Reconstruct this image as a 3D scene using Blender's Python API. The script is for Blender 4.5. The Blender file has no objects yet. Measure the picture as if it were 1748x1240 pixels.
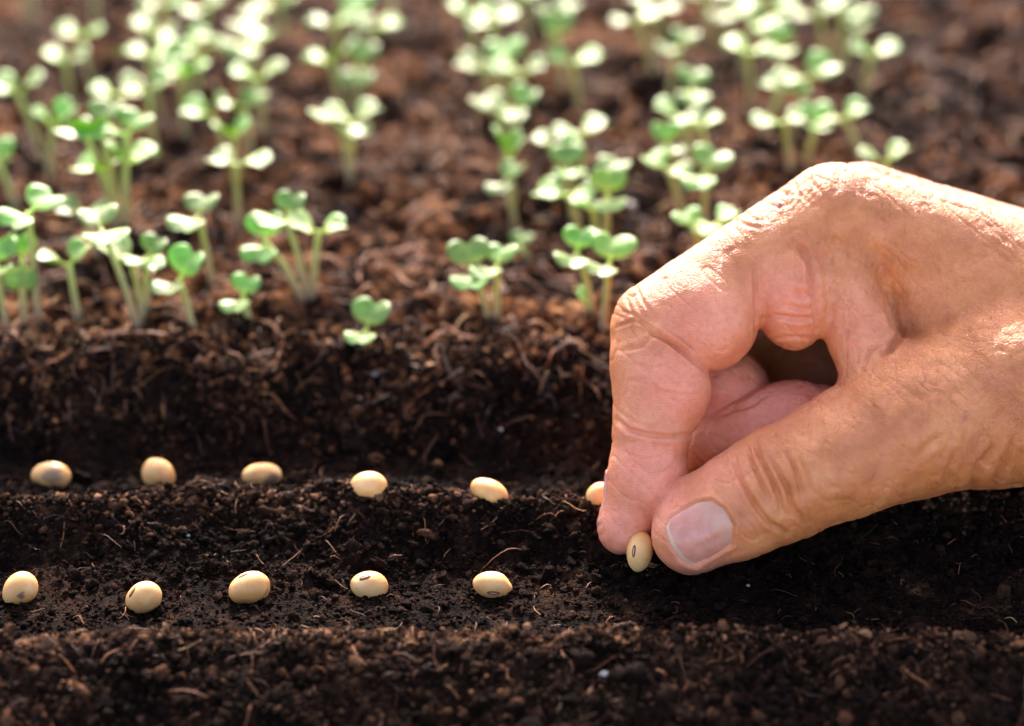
import bpy, math, random
import numpy as np
from mathutils import Vector, Matrix
# one unit is one centimetre
R = math.radians
random.seed(5); rng = np.random.default_rng(11)
sc = bpy.context.scene
sc.unit_settings.system = 'METRIC'; sc.unit_settings.scale_length = 0.01
col = sc.collection
# ------------------------------------------------------------------ camera
CAMZ, PITCH, LENS = 24.97, 28.0, 81.0
K = 36.0 / LENS / 1748.0
SP, CP = math.sin(R(PITCH)), math.cos(R(PITCH))
cam_d = bpy.data.cameras.new('camera'); cam = bpy.data.objects.new('camera', cam_d); col.objects.link(cam)
cam.location = (0, 0, CAMZ); cam.rotation_euler = (R(90 - PITCH), 0, 0)
cam_d.lens = LENS; cam_d.sensor_width = 36; cam_d.sensor_fit = 'HORIZONTAL'
cam_d.clip_start = 0.5; cam_d.clip_end = 20000
cam_d.dof.use_dof = True; cam_d.dof.focus_distance = 44.4; cam_d.dof.aperture_fstop = 0.066
cam_d.dof.aperture_blades = 7
sc.camera = cam
# ------------------------------------------------------------------ light
SUN_EL, SUN_AZ = 33.0, 3.0          # azimuth measured from +Y towards -X
w = bpy.data.worlds.new("World"); sc.world = w; w.use_nodes = True
nt = w.node_tree; bg = nt.nodes['Background']
sky = nt.nodes.new('ShaderNodeTexSky'); sky.sky_type = 'NISHITA'; sky.sun_disc = False
sky.sun_elevation = R(SUN_EL); sky.sun_rotation = R(-SUN_AZ)
sky.air_density = 0.7; sky.dust_density = 3.0; sky.ozone_density = 0.6
nt.links.new(sky.outputs[0], bg.inputs[0]); bg.inputs[1].default_value = 0.15
sun_d = bpy.data.lights.new('sun', 'SUN'); sun = bpy.data.objects.new('sun', sun_d); col.objects.link(sun)
sun_d.energy = 2.0; sun_d.angle = R(0.6); sun_d.color = (1.0, 0.965, 0.93)
to_sun = Vector((-math.sin(R(SUN_AZ)) * math.cos(R(SUN_EL)), math.cos(R(SUN_AZ)) * math.cos(R(SUN_EL)), math.sin(R(SUN_EL))))
sun.rotation_euler = to_sun.to_track_quat('Z', 'Y').to_euler(); sun.location = (0, 60, 80)
sc.view_settings.view_transform = 'Standard'; sc.view_settings.look = 'None'
sc.view_settings.exposure = 2.28; sc.view_settings.gamma = 1.0
sc.view_settings.use_white_balance = True; sc.view_settings.white_balance_temperature = 7000; sc.view_settings.white_balance_tint = 17

# ------------------------------------------------------------------ helpers
def c2w(x, v, d):
    """camera-aligned centimetres (right, up, depth) to world"""
    x, v, d = np.asarray(x, float), np.asarray(v, float), np.asarray(d, float)
    return np.stack([x, d * CP + v * SP, CAMZ - d * SP + v * CP], -1)
def pd(px, py, d):
    return np.array([(px - 874) * K * d, (620 - py) * K * d, d])
def P(px, py, d):
    return c2w(*pd(px, py, d))
def mesh_obj(name, V, F, mat=None, parent=None, smooth=True, loc=None):
    me = bpy.data.meshes.new(name)
    V = np.asarray(V, dtype=np.float32)
    if isinstance(F, np.ndarray):
        n, k = F.shape
        me.vertices.add(len(V)); me.vertices.foreach_set('co', V.ravel())
        me.loops.add(n * k); me.loops.foreach_set('vertex_index', F.astype(np.int32).ravel())
        me.polygons.add(n); me.polygons.foreach_set('loop_start', np.arange(n, dtype=np.int32) * k)
        me.update(calc_edges=True)
    else:
        me.from_pydata([tuple(map(float, p)) for p in V], [], F)
    if smooth: me.polygons.foreach_set('use_smooth', [True] * len(me.polygons))
    me.update()
    o = bpy.data.objects.new(name, me); col.objects.link(o)
    if mat: me.materials.append(mat)
    if parent: o.parent = parent
    if loc is not None: o.location = loc
    return o
def add_attr(o, name, arr):
    a = o.data.attributes.new(name, 'FLOAT_COLOR', 'POINT')
    arr = np.asarray(arr, np.float32)
    if arr.ndim == 1: arr = np.repeat(arr[:, None], 3, 1)
    if arr.shape[1] == 3: arr = np.concatenate([arr, np.ones((len(arr), 1), np.float32)], 1)
    a.data.foreach_set('color', arr.ravel())
def tag(o, label=None, cat=None, group=None, kind=None):
    if label: o['label'] = label
    if cat: o['category'] = cat
    if group: o['group'] = group
    if kind: o['kind'] = kind
    return o
def empty(name, loc):
    o = bpy.data.objects.new(name, None); col.objects.link(o); o.location = loc
    o.empty_display_size = 0.3
    return o
# numpy noise
def _h(ix, iy, iz, s):
    n = (ix.astype(np.int64) * 374761393 + iy.astype(np.int64) * 668265263 + iz.astype(np.int64) * 2147483647 + s * 1274126177) & 0xffffffff
    n = ((n ^ (n >> 13)) * 1274126177) & 0xffffffff
    n = ((n ^ (n >> 15)) * 2246822519) & 0xffffffff
    return ((n ^ (n >> 16)) & 0xffffff) / float(0xffffff)
def vn3(x, y, z, s=0):
    ix, iy, iz = np.floor(x), np.floor(y), np.floor(z)
    fx, fy, fz = x - ix, y - iy, z - iz
    fx, fy, fz = [t * t * t * (t * (t * 6 - 15) + 10) for t in (fx, fy, fz)]
    r = 0
    for a in (0, 1):
        for b in (0, 1):
            for c in (0, 1):
                r = r + _h(ix + a, iy + b, iz + c, s) * (fx if a else 1 - fx) * (fy if b else 1 - fy) * (fz if c else 1 - fz)
    return r * 2 - 1
def vn2(x, y, s=0):
    ix, iy = np.floor(x), np.floor(y); fx, fy = x - ix, y - iy
    fx, fy = [t * t * t * (t * (t * 6 - 15) + 10) for t in (fx, fy)]
    z0 = np.zeros_like(ix); r = 0
    for a in (0, 1):
        for b in (0, 1):
            r = r + _h(ix + a, iy + b, z0, s) * (fx if a else 1 - fx) * (fy if b else 1 - fy)
    return r * 2 - 1
def fbm2(x, y, o=4, s=0, g=0.5):
    r, a = 0, 1.0
    for i in range(o):
        r = r + a * vn2(x, y, s + i * 7); x, y = x * 1.97 + 3.1 - y * 0.3, y * 1.97 + 7.7 + x * 0.15; a *= g
    return r
def worley2(x, y, s=0):
    ix, iy = np.floor(x), np.floor(y); z0 = np.zeros_like(ix); best = np.full(x.shape, 9.0)
    for a in (-1, 0, 1):
        for b in (-1, 0, 1):
            cx, cy = ix + a, iy + b
            dx = cx + _h(cx, cy, z0, s) - x; dy = cy + _h(cx, cy, z0, s + 5) - y
            rr = 0.55 + 0.5 * _h(cx, cy, z0, s + 9)
            best = np.minimum(best, (dx * dx + dy * dy) / (rr * rr))
    return np.sqrt(best)
# node helper
def new_mat(name):
    m = bpy.data.materials.new(name); m.use_nodes = True
    return m, m.node_tree, m.node_tree.nodes['Principled BSDF']
def N(nt, t, **kw):
    n = nt.nodes.new(t)
    for k, v in kw.items():
        if k.startswith('i_'):
            k = k[2:]; n.inputs[int(k) if k.isdigit() else k.replace('_', ' ')].default_value = v
        else: setattr(n, k, v)
    return n
def mixc(nt, fac, a, b, mode='MIX'):
    n = nt.nodes.new('ShaderNodeMix'); n.data_type = 'RGBA'; n.blend_type = mode
    for s, v in ((n.inputs[0], fac), (n.inputs[6], a), (n.inputs[7], b)):
        if hasattr(v, 'is_linked'): nt.links.new(v, s)
        elif isinstance(v, (int, float)): s.default_value = v
        else: s.default_value = (*v, 1)
    return n.outputs[2]
def ramp(nt, src, stops):
    n = nt.nodes.new('ShaderNodeValToRGB'); e = n.color_ramp.elements
    while len(e) < len(stops): e.new(0.5)
    for el, (p, c) in zip(e, stops):
        el.position = p; el.color = (*c, 1) if not isinstance(c, (int, float)) else (c, c, c, 1)
    nt.links.new(src, n.inputs[0]); return n.outputs[0]
def math_n(nt, op, a, b=0.0):
    n = nt.nodes.new('ShaderNodeMath'); n.operation = op
    for s, v in ((n.inputs[0], a), (n.inputs[1], b)):
        if hasattr(v, 'is_linked'): nt.links.new(v, s)
        else: s.default_value = v
    return n.outputs[0]
def bump(nt, b, chain):
    last = None
    for h, st, dist in chain:
        n = nt.nodes.new('ShaderNodeBump'); n.inputs['Strength'].default_value = st; n.inputs['Distance'].default_value = dist
        nt.links.new(h, n.inputs['Height'])
        if last: nt.links.new(last, n.inputs['Normal'])
        last = n.outputs[0]
    nt.links.new(last, b.inputs['Normal'])

# ------------------------------------------------------------------ soil
PY = np.array([-40, 22, 25, 28, 30.5, 32.5, 34.0, 34.75, 34.92, 35.4, 36.4, 37.4, 38.3, 39.0, 39.65, 40.1, 40.7, 41.7, 42.3, 43.0, 43.8, 44.5, 46, 52, 60, 90, 4000])
PZ = np.array([0, 0.6, 0.2, -0.5, -0.35, 0.14, 0.72, 0.88, 0.66, 0.22, 0.05, 0.0, 0.10, 0.44, 0.82, 0.66, 0.14, 0.0, 0.14, 0.72, 1.28, 1.50, 1.6, 1.65, 1.6, 1.6, 1.6])
def soil_base(x, y):
    y2 = y + 0.22 * np.sin(x * 0.55 + 1.0) * np.clip((y - 38.2) / 1.5, 0, 1) + 0.15 * vn2(x * 0.8, y * 0.3, 3) * np.clip((y - 36) / 2, 0, 1)
    z = np.interp(y2, PY, PZ)
    ridge = np.exp(-((y2 - 39.6) / 0.6) ** 2)
    z = z + ridge * 0.16 * vn2(x * 0.75 + 2.3, y * 0.2, 8)
    edge = np.exp(-((y2 - 44.2) / 1.2) ** 2)
    z = z + edge * 0.14 * vn2(x * 0.9, y * 0.7, 21)
    bed = np.clip((y2 - 44.2) / 1.5, 0, 1)
    z = z + bed * (0.16 * fbm2(x * 0.45, y * 0.4, 3, 31)) + np.clip((y2 - 47) / 3, 0, 1) * 0.28 * vn2(x * 0.33, y * 0.28, 35)
    return z
def bedf(y): return np.clip((y - 43.3) / 1.6, 0, 1)
def rough_amt(y):
    smooth1 = np.exp(-((y - 37.0) / 1.0) ** 2); smooth2 = np.exp(-((y - 41.7) / 0.8) ** 2) + 0.8 * np.exp(-((y - 34.75) / 0.3) ** 2)
    return 1.0 - 0.38 * np.maximum(smooth1, smooth2)
def soil_h(x, y):
    x = np.asarray(x, float); y = np.asarray(y, float)
    z = soil_base(x, y)
    ra, b = rough_amt(y), bedf(y)
    wx, wy = x + 0.15 * vn2(x * 2.1, y * 2.1, 50), y + 0.15 * vn2(x * 2.1, y * 2.1, 51)
    z = z + ra * 0.10 * fbm2(x * 1.3, y * 1.3, 4, 60)
    m1 = np.clip(vn2(x * 0.9, y * 0.9, 71) + 0.35, 0, 1)
    z = z + (0.12 + 0.12 * b) * ra * m1 * np.clip(1 - worley2(wx * 1.7, wy * 1.7, 80), 0, 1)
    z = z + (0.09 + 0.05 * b) * ra * np.clip(1 - worley2(wx * 3.6, wy * 3.6, 90), 0, 1)
    z = z + 0.045 * (0.5 + 0.5 * ra) * np.clip(1 - worley2(wx * 8, wy * 8, 100), 0, 1)
    z = z + 0.028 * vn2(x * 14, y * 14, 110)
    z = z + b * 0.16 * fbm2(x * 1.1, y * 1.1, 3, 130)
    return z
def hit(px, py, lift=0.0, fn=None):
    """where the ray through a photograph point meets the soil"""
    f = fn or soil_base
    lo, hi = 34.0, 120.0
    ds = np.linspace(lo, hi, 1700)
    Q = P(px, py, ds)
    dz = Q[:, 2] - f(Q[:, 0], Q[:, 1]) - lift
    i = int(np.argmax(dz < 0)); a, b = ds[i - 1], ds[i]
    t = dz[i - 1] / (dz[i - 1] - dz[i] + 1e-9)
    return P(px, py, a + (b - a) * t)
def stretched(c, half, n, nout, far):
    core = np.linspace(c - half, c + half, n); st = core[1] - core[0]
    g = (far / st) ** (1 / nout)
    steps = st * np.geomspace(1.5, far / 4, nout); out = np.cumsum(steps)
    return np.concatenate([c - half - out[::-1], core, c + half + out])
gx = stretched(0, 14.0, 540, 26, 900)
near = np.linspace(30.0, 46.5, 380); farc = 46.5 + np.cumsum(np.linspace(0.045, 0.10, 370))
ys = np.concatenate([30 - np.cumsum(0.06 * np.geomspace(1, 9000, 24))[::-1], near, farc, farc[-1] + np.cumsum(0.12 * np.geomspace(1.3, 4500, 30))])
GX, GY = np.meshgrid(gx, ys)
GZ = soil_h(GX, GY)
ny, nx = GX.shape
idx = np.arange(nx * ny).reshape(ny, nx)
F = np.stack([idx[:-1, :-1], idx[:-1, 1:], idx[1:, 1:], idx[1:, :-1]], -1).reshape(-1, 4)

def soil_palette(x, y, r):
    """colour of a crumb: dark moist compost in the furrows, dry red-brown compost on the bed, ridge tops painted as if sunlit"""
    b = bedf(y)[:, None] if b_is(y) else bedf(y)
    return b
def b_is(y): return np.ndim(y) > 0
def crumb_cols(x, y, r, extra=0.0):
    b = np.clip(bedf(y) * 0.95 + 0.50 * np.exp(-((y - 39.6) / 0.6) ** 2) + (0.62 + 0.25 * np.clip((2.0 - x) / 3, 0, 1)) * np.exp(-((y - 34.62) / 0.24) ** 2) + 0.26 * np.exp(-((y - 34.3) / 0.8) ** 2) + 0.26 * np.exp(-((y - 43.0) / 0.8) ** 2) + 0.14 * np.clip((34.4 - y), 0, 1) + 0.25 * fbm2(x * 0.9, y * 0.9, 2, 500) - 0.45 * np.clip(fbm2(x * 0.42, y * 0.36, 2, 505) - 0.05, 0, 1) * bedf(y) - 0.30 * np.clip((x - 7.5) / 3, 0, 1) * np.clip((y - 50) / 4, 0, 1) + extra, 0, 1)  # sunlit crests and wall, shaded hollows and far right painted into the tone
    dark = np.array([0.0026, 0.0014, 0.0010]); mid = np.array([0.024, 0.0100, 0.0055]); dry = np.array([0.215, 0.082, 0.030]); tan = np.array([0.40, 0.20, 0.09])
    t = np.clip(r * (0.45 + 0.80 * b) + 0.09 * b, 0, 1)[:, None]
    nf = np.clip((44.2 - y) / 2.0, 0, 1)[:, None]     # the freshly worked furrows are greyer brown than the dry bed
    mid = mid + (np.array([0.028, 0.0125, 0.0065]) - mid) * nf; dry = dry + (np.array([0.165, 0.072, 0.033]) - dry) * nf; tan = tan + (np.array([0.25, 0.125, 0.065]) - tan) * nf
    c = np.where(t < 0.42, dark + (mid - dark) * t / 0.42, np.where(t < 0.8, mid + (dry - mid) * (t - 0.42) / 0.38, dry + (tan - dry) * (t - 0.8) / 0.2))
    return c

m_soil, nts, bs = new_mat('moist_compost')
at = N(nts, 'ShaderNodeAttribute', attribute_name='tint')
tc = N(nts, 'ShaderNodeTexCoord')
n1 = N(nts, 'ShaderNodeTexNoise', i_Scale=9.0, i_Detail=6.0, i_Roughness=0.7)
n2 = N(nts, 'ShaderNodeTexVoronoi', i_Scale=22.0)
for n in (n1, n2): nts.links.new(tc.outputs['Object'], n.inputs['Vector'])
f1 = ramp(nts, n1.outputs[0], [(0.3, 0.35), (0.7, 1.7)])
nts.links.new(mixc(nts, 1.0, at.outputs[0], f1, 'MULTIPLY'), bs.inputs['Base Color'])
bs.inputs['Roughness'].default_value = 0.85; bs.inputs['Specular IOR Level'].default_value = 0.05
bump(nts, bs, [(n1.outputs[0], 0.9, 0.10), (n2.outputs[0], 0.7, 0.05)])

soil = mesh_obj('ground', np.stack([GX, GY, GZ], -1).reshape(-1, 3), F, m_soil)
fx, fy, fz = GX.ravel(), GY.ravel(), GZ.ravel()
hrel = (fz - soil_base(fx, fy))
rr = np.clip(0.38 + 0.35 * vn2(fx * 3.1, fy * 3.1, 200) + 0.25 * vn2(fx * 0.8, fy * 0.8, 201) + 0.2 * vn2(fx * 9, fy * 9, 202), 0, 1)
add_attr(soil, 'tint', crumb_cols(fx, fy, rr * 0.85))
tag(soil, kind='structure')
# added pale ground under the camera, bounces sun onto the shaded hand
m_bounce, npa, bpa = new_mat('bounce_sand')
tp = N(npa, 'ShaderNodeTexCoord'); np1 = N(npa, 'ShaderNodeTexNoise', i_Scale=0.6, i_Detail=8.0); npa.links.new(tp.outputs['Object'], np1.inputs['Vector'])
npa.links.new(ramp(npa, np1.outputs[0], [(0.3, (0.42, 0.31, 0.205)), (0.7, (0.56, 0.43, 0.30))]), bpa.inputs['Base Color']); bpa.inputs['Roughness'].default_value = 0.9
bump(npa, bpa, [(np1.outputs[0], 0.8, 0.3)])
py0 = np.concatenate([[-900, -300, -100, -40], np.linspace(-20, 22, 43), [22.6, 22.9]]); px0 = np.concatenate([[-900, -300, -100, -60], np.linspace(-40, 40, 81), [60, 100, 300, 900]])
PX, PYY = np.meshgrid(px0, py0); PZZ = 1.3 + 0.25 * fbm2(PX * 0.3, PYY * 0.3, 3, 700); PZZ[-1] = -0.6; PZZ[-2] = 0.9
ii = np.arange(PX.size).reshape(PX.shape)
bounce_ground = mesh_obj('bounce_ground', np.stack([PX, PYY, PZZ], -1).reshape(-1, 3), np.stack([ii[:-1, :-1], ii[:-1, 1:], ii[1:, 1:], ii[1:, :-1]], -1).reshape(-1, 4), m_bounce)
tag(bounce_ground, kind='structure')

# crumbs, one mesh of loose grains
t_ = (1 + 5 ** 0.5) / 2
ICO = np.array([(-1, t_, 0), (1, t_, 0), (-1, -t_, 0), (1, -t_, 0), (0, -1, t_), (0, 1, t_), (0, -1, -t_), (0, 1, -t_), (t_, 0, -1), (t_, 0, 1), (-t_, 0, -1), (-t_, 0, 1)]) / 1.902
ICF = np.array([(0, 11, 5), (0, 5, 1), (0, 1, 7), (0, 7, 10), (0, 10, 11), (1, 5, 9), (5, 11, 4), (11, 10, 2), (10, 7, 6), (7, 1, 8), (3, 9, 4), (3, 4, 2), (3, 2, 6), (3, 6, 8), (3, 8, 9), (4, 9, 5), (2, 4, 11), (6, 2, 10), (8, 6, 7), (9, 8, 1)])
def subdiv(V, F):
    V = list(map(tuple, V)); cache = {}; out = []
    def mid(a, b):
        k = (min(a, b), max(a, b))
        if k not in cache:
            m = (np.array(V[a]) + np.array(V[b])) / 2; V.append(tuple(m / np.linalg.norm(m))); cache[k] = len(V) - 1
        return cache[k]
    for a, b, c in F:
        ab, bc, ca = mid(a, b), mid(b, c), mid(c, a)
        out += [(a, ab, ca), (b, bc, ab), (c, ca, bc), (ab, bc, ca)]
    return np.array(V), np.array(out)
ICO2, ICF2 = subdiv(ICO, ICF)
def scatter(name, xs, ys_, sz, templ, tf, extra_lit=0.0, sink=0.25, label=None):
    n = len(xs); nv = len(templ)
    zs = soil_h(xs, ys_) + sz * (0.5 - sink)
    A = rng.normal(size=(n, 3, 3)); Q, _ = np.linalg.qr(A)
    V = templ[None] * (1 + 0.5 * rng.uniform(-1, 1, (n, nv, 1)))
    st = rng.uniform(0.4, 1.45, (n, 1, 3))
    V = np.einsum('nvi,nij->nvj', V * st, Q) * (sz[:, None, None])
    V[:, :, 2] *= 0.8
    V += np.stack([xs, ys_, zs], -1)[:, None]
    Fo = (tf[None] + (np.arange(n) * nv)[:, None, None]).reshape(-1, 3)
    o = mesh_obj(name, V.reshape(-1, 3), Fo, m_soil, smooth=False)
    r = np.clip(rng.beta(1.1, 2.3, n) * 1.15, 0, 1)
    c = crumb_cols(xs, ys_, r, extra_lit)
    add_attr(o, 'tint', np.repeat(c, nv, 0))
    tag(o, kind='stuff', label=label, cat='soil')
    return o
def samp(n, y0, y1, xh0=11.5, xh1=14.0):
    y = rng.uniform(y0, y1, n); x = rng.uniform(-1, 1, n) * (xh0 + (xh1 - xh0) * (y - y0) / (y1 - y0)); return x, y
x1, y1 = samp(120000, 30.8, 46.0)
keep = rng.uniform(0, 1, len(x1)) < (0.45 + 0.55 * (rough_amt(y1) - 0.62) / 0.38) * (0.55 + 0.45 * np.clip(vn2(x1 * 1.1, y1 * 1.1, 300) + 0.5, 0, 1))
x1, y1 = x1[keep], y1[keep]
s1 = rng.lognormal(math.log(0.026), 0.45, len(x1)) * (0.75 + 0.35 * rough_amt(y1))
scatter('soil_crumbs', x1, y1, np.clip(s1, 0.012, 0.11), ICO, ICF, label='fine dark crumbs of moist compost lying loose over the furrows and ridges')
x2, y2 = samp(7000, 31.0, 46.0)
keep = rng.uniform(0, 1, len(x2)) < rough_amt(y2) ** 3
x2, y2 = x2[keep], y2[keep]
s2 = rng.lognormal(math.log(0.07), 0.35, len(x2))
x3, y3 = samp(7500, 43.6, 78.0, 13.5, 19)
s3 = rng.lognormal(math.log(0.05), 0.55, len(x3))
scatter('soil_clods', np.concatenate([x2, x3]), np.concatenate([y2, y3]), np.clip(np.concatenate([s2, s3]), 0.03, 0.34), ICO2, ICF2, label='coarser brown clods of compost heaped on the ridges and seedling bed')

# fibres
m_fib, ntf, bf = new_mat('coir_fibre')
at = N(ntf, 'ShaderNodeAttribute', attribute_name='tint'); ntf.links.new(at.outputs[0], bf.inputs['Base Color'])
bf.inputs['Roughness'].default_value = 0.6
def fibres(name, n, ysamp, lens_, rad, label, colr=None):
    Vs, Fs, Cs = [], [], []; base = 0; SEG = 8
    xs, yy = ysamp
    for i in range(n):
        L = float(np.clip(rng.lognormal(math.log(lens_), 0.5), 0.15, 2.6)); r = rad * rng.uniform(0.5, 1.3)
        a = rng.uniform(0, 6.28); el = abs(rng.normal(0.0, 0.35)); bend = rng.normal(0, 0.8); bend2 = rng.normal(0, 3.0)
        x, y = xs[i], yy[i]; pts = []
        for k in range(SEG + 1):
            u = k / SEG
            aa = a + bend * u + bend2 * (u - 0.5) ** 2
            pts.append((x, y, u)); x += math.cos(aa) * L / SEG * math.cos(el); y += math.sin(aa) * L / SEG * math.cos(el)
        pts = np.array(pts)
        zz = soil_h(pts[:, 0], pts[:, 1]); zz = np.convolve(np.pad(zz, 2, mode='edge'), np.ones(5) / 5, 'valid') + 0.05
        zz = zz + np.sin(pts[:, 2] * 3.14159 * rng.uniform(0.6, 1.6)) * L * 0.35 * math.sin(el) + r
        C = np.stack([pts[:, 0], pts[:, 1], zz], -1)
        T = np.gradient(C, axis=0); T /= np.linalg.norm(T, axis=1, keepdims=True) + 1e-9
        up = np.array([0, 0, 1.0]); S = np.cross(T, up); S /= np.linalg.norm(S, axis=1, keepdims=True) + 1e-9
        U = np.cross(S, T); tap = (0.35 + 0.65 * np.sin(np.linspace(0.35, 2.9, SEG + 1)))[:, None] * r
        ring = [C + tap * (math.cos(t) * S + math.sin(t) * U) for t in (0.5, 2.6, 4.7)]
        Vs.append(np.stack(ring, 1).reshape(-1, 3))
        for k in range(SEG):
            for j in range(3):
                q = base + k * 3 + j; q2 = base + k * 3 + (j + 1) % 3
                Fs.append((q, q2, q2 + 3, q + 3))
        c0 = np.array([[0.32, 0.105, 0.026], [0.40, 0.17, 0.05], [0.22, 0.072, 0.024], [0.08, 0.030, 0.015], [0.52, 0.31, 0.12]])[rng.choice(5, p=[.27, .11, .30, .28, .04])] * rng.uniform(0.6, 1.1)
        Cs.append(np.repeat(c0[None], (SEG + 1) * 3, 0)); base += (SEG + 1) * 3
    o = mesh_obj(name, np.concatenate(Vs), np.array(Fs), m_fib); add_attr(o, 'tint', np.concatenate(Cs))
    tag(o, kind='stuff', label=label, cat='fibres'); return o
xa, ya = samp(2500, 31.0, 46.5)
kk = rng.uniform(0, 1, len(xa)) < 0.22 + 0.78 * np.clip(np.exp(-((ya - 39.7) / 0.9) ** 2) + np.exp(-((ya - 34.3) / 1.0) ** 2) + 0.9 * np.clip((ya - 43.0), 0, 1), 0, 1)
xa, ya = xa[kk], ya[kk]
fibres('root_fibres', len(xa), (xa, ya), 0.30, 0.0072, 'thin orange brown root fibres tangled through the dark compost')
xb, yb = samp(3200, 44.0, 74.0, 13.0, 18.0)
fibres('bed_fibres', len(xb), (xb, yb), 0.55, 0.021, 'coarse dry straw fibres lying over the reddish seedling bed')

# fibrous, drier rim of the bed and crumbly ridge between the furrows, tinted as if sunlit
ye = 43.75 + 0.55 * rng.normal(size=260) - 0.05; fibres('rim_fibres', 260, (rng.uniform(-12.5, 12.5, 260), ye), 0.5, 0.010, 'matted orange brown fibres along the crumbling rim of the seedling bed')
yr = np.concatenate([43.5 + 0.6 * rng.normal(size=15000), 39.55 + 0.38 * rng.normal(size=8000), 34.55 + 0.22 * rng.normal(size=5000)]); xr = rng.uniform(-12.5, 12.5, len(yr))
kr = vn2(xr * 1.3, yr * 1.6, 610) + 0.5 * vn2(xr * 4, yr * 4, 611) > -0.1; xr, yr = xr[kr], yr[kr]
scatter('rim_crumbs', xr, yr, np.clip(rng.lognormal(math.log(0.03), 0.45, len(xr)), 0.014, 0.10), ICO, ICF, extra_lit=0.22, sink=-0.5, label='dry brown crumbs, tinted sunlit, heaped along the ridge tops and the rim of the bed')
# white mineral grains
m_per, ntp, bp = new_mat('pale_mineral')
bp.inputs['Base Color'].default_value = (0.42, 0.38, 0.33, 1); bp.inputs['Roughness'].default_value = 0.5
npz = N(ntp, 'ShaderNodeTexNoise', i_Scale=14.0); bump(ntp, bp, [(npz.outputs[0], 0.6, 0.03)])
for (px, py, r, lb) in [(641, 641, 0.075, 'tiny white grain on the bed edge just under the small low seedling'),
                        (1078, 356, 0.13, 'blurred pale grain lying on the bed left of the seedlings behind the knuckle'),
                        (855, 735, 0.045, 'tiny grey grain on the dark soil wall above the fifth back bean'),
                        (322, 916, 0.035, 'tiny pale grain on the ridge between the two bean rows'),
                        (1032, 1155, 0.09, 'pale bluish grain on the near slope under the hand'),
                        (1277, 1001, 0.035, 'tiny pale grain in the shade under the thumb')]:
    q = hit(px, py, 0.0, soil_h)
    V = ICO2 * (1 + 0.25 * rng.uniform(-1, 1, (len(ICO2), 1))) * np.array([1, 0.9, 0.75]) * r
    o = mesh_obj('mineral_grain', V, ICF2, m_per, loc=tuple(q + np.array([0, 0, r * 0.5])))
    tag(o, lb, 'grain', 'pale mineral grains in the soil')
# ------------------------------------------------------------------ beans
m_bean, nb, bb = new_mat('bean_skin')
oi = N(nb, 'ShaderNodeObjectInfo'); tcb = N(nb, 'ShaderNodeTexCoord')
mp = N(nb, 'ShaderNodeVectorMath', operation='ADD'); nb.links.new(tcb.outputs['Object'], mp.inputs[0]); nb.links.new(oi.outputs['Location'], mp.inputs[1])
nz = N(nb, 'ShaderNodeTexNoise', i_Scale=2.2, i_Detail=3.0); nb.links.new(mp.outputs[0], nz.inputs['Vector'])
nz2 = N(nb, 'ShaderNodeTexNoise', i_Scale=13.0, i_Detail=4.0); nb.links.new(mp.outputs[0], nz2.inputs['Vector'])
base = ramp(nb, nz.outputs[0], [(0.3, (0.76, 0.34, 0.09)), (0.5, (0.88, 0.45, 0.145)), (0.7, (0.92, 0.56, 0.23))])
spots = ramp(nb, nz2.outputs[0], [(0.66, 0.0), (0.74, 1.0)])
base2 = mixc(nb, math_n(nb, 'MULTIPLY', spots, 0.35), base, (0.40, 0.22, 0.10))
atb = N(nb, 'ShaderNodeAttribute', attribute_name='stain')
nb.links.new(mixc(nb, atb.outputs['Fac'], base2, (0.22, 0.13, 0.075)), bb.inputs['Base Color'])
bb.inputs['Roughness'].default_value = 0.46
bb.inputs['Subsurface Weight'].default_value = 0.25; bb.inputs['Subsurface Radius'].default_value = (0.12, 0.06, 0.03); bb.inputs['Subsurface Scale'].default_value = 1.0
bump(nb, bb, [(nz2.outputs[0], 0.25, 0.02)])
m_hil, nh, bh = new_mat('hilum_brown'); bh.inputs['Base Color'].default_value = (0.24, 0.07, 0.03, 1); bh.inputs['Roughness'].default_value = 0.7; bh.inputs['Specular IOR Level'].default_value = 0.1
m_hil2, nh2, bh2 = new_mat('hilum_pale'); bh2.inputs['Base Color'].default_value = (0.55, 0.36, 0.23, 1); bh2.inputs['Roughness'].default_value = 0.5
for m_, n_, b_ in ((m_hil, nh, bh), (m_hil2, nh2, bh2)):
    z_ = N(n_, 'ShaderNodeTexNoise', i_Scale=30.0); bump(n_, b_, [(z_.outputs[0], 0.4, 0.01)])
SPH, SPF = ICO2, ICF2
for _ in range(2): SPH, SPF = subdiv(SPH, SPF)
camR = np.stack([np.array([1, 0, 0]), np.array([0, SP, CP]), -np.array([0, CP, -SP])], 0)   # rows: right, up, towards the viewer
BQ = []
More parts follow.
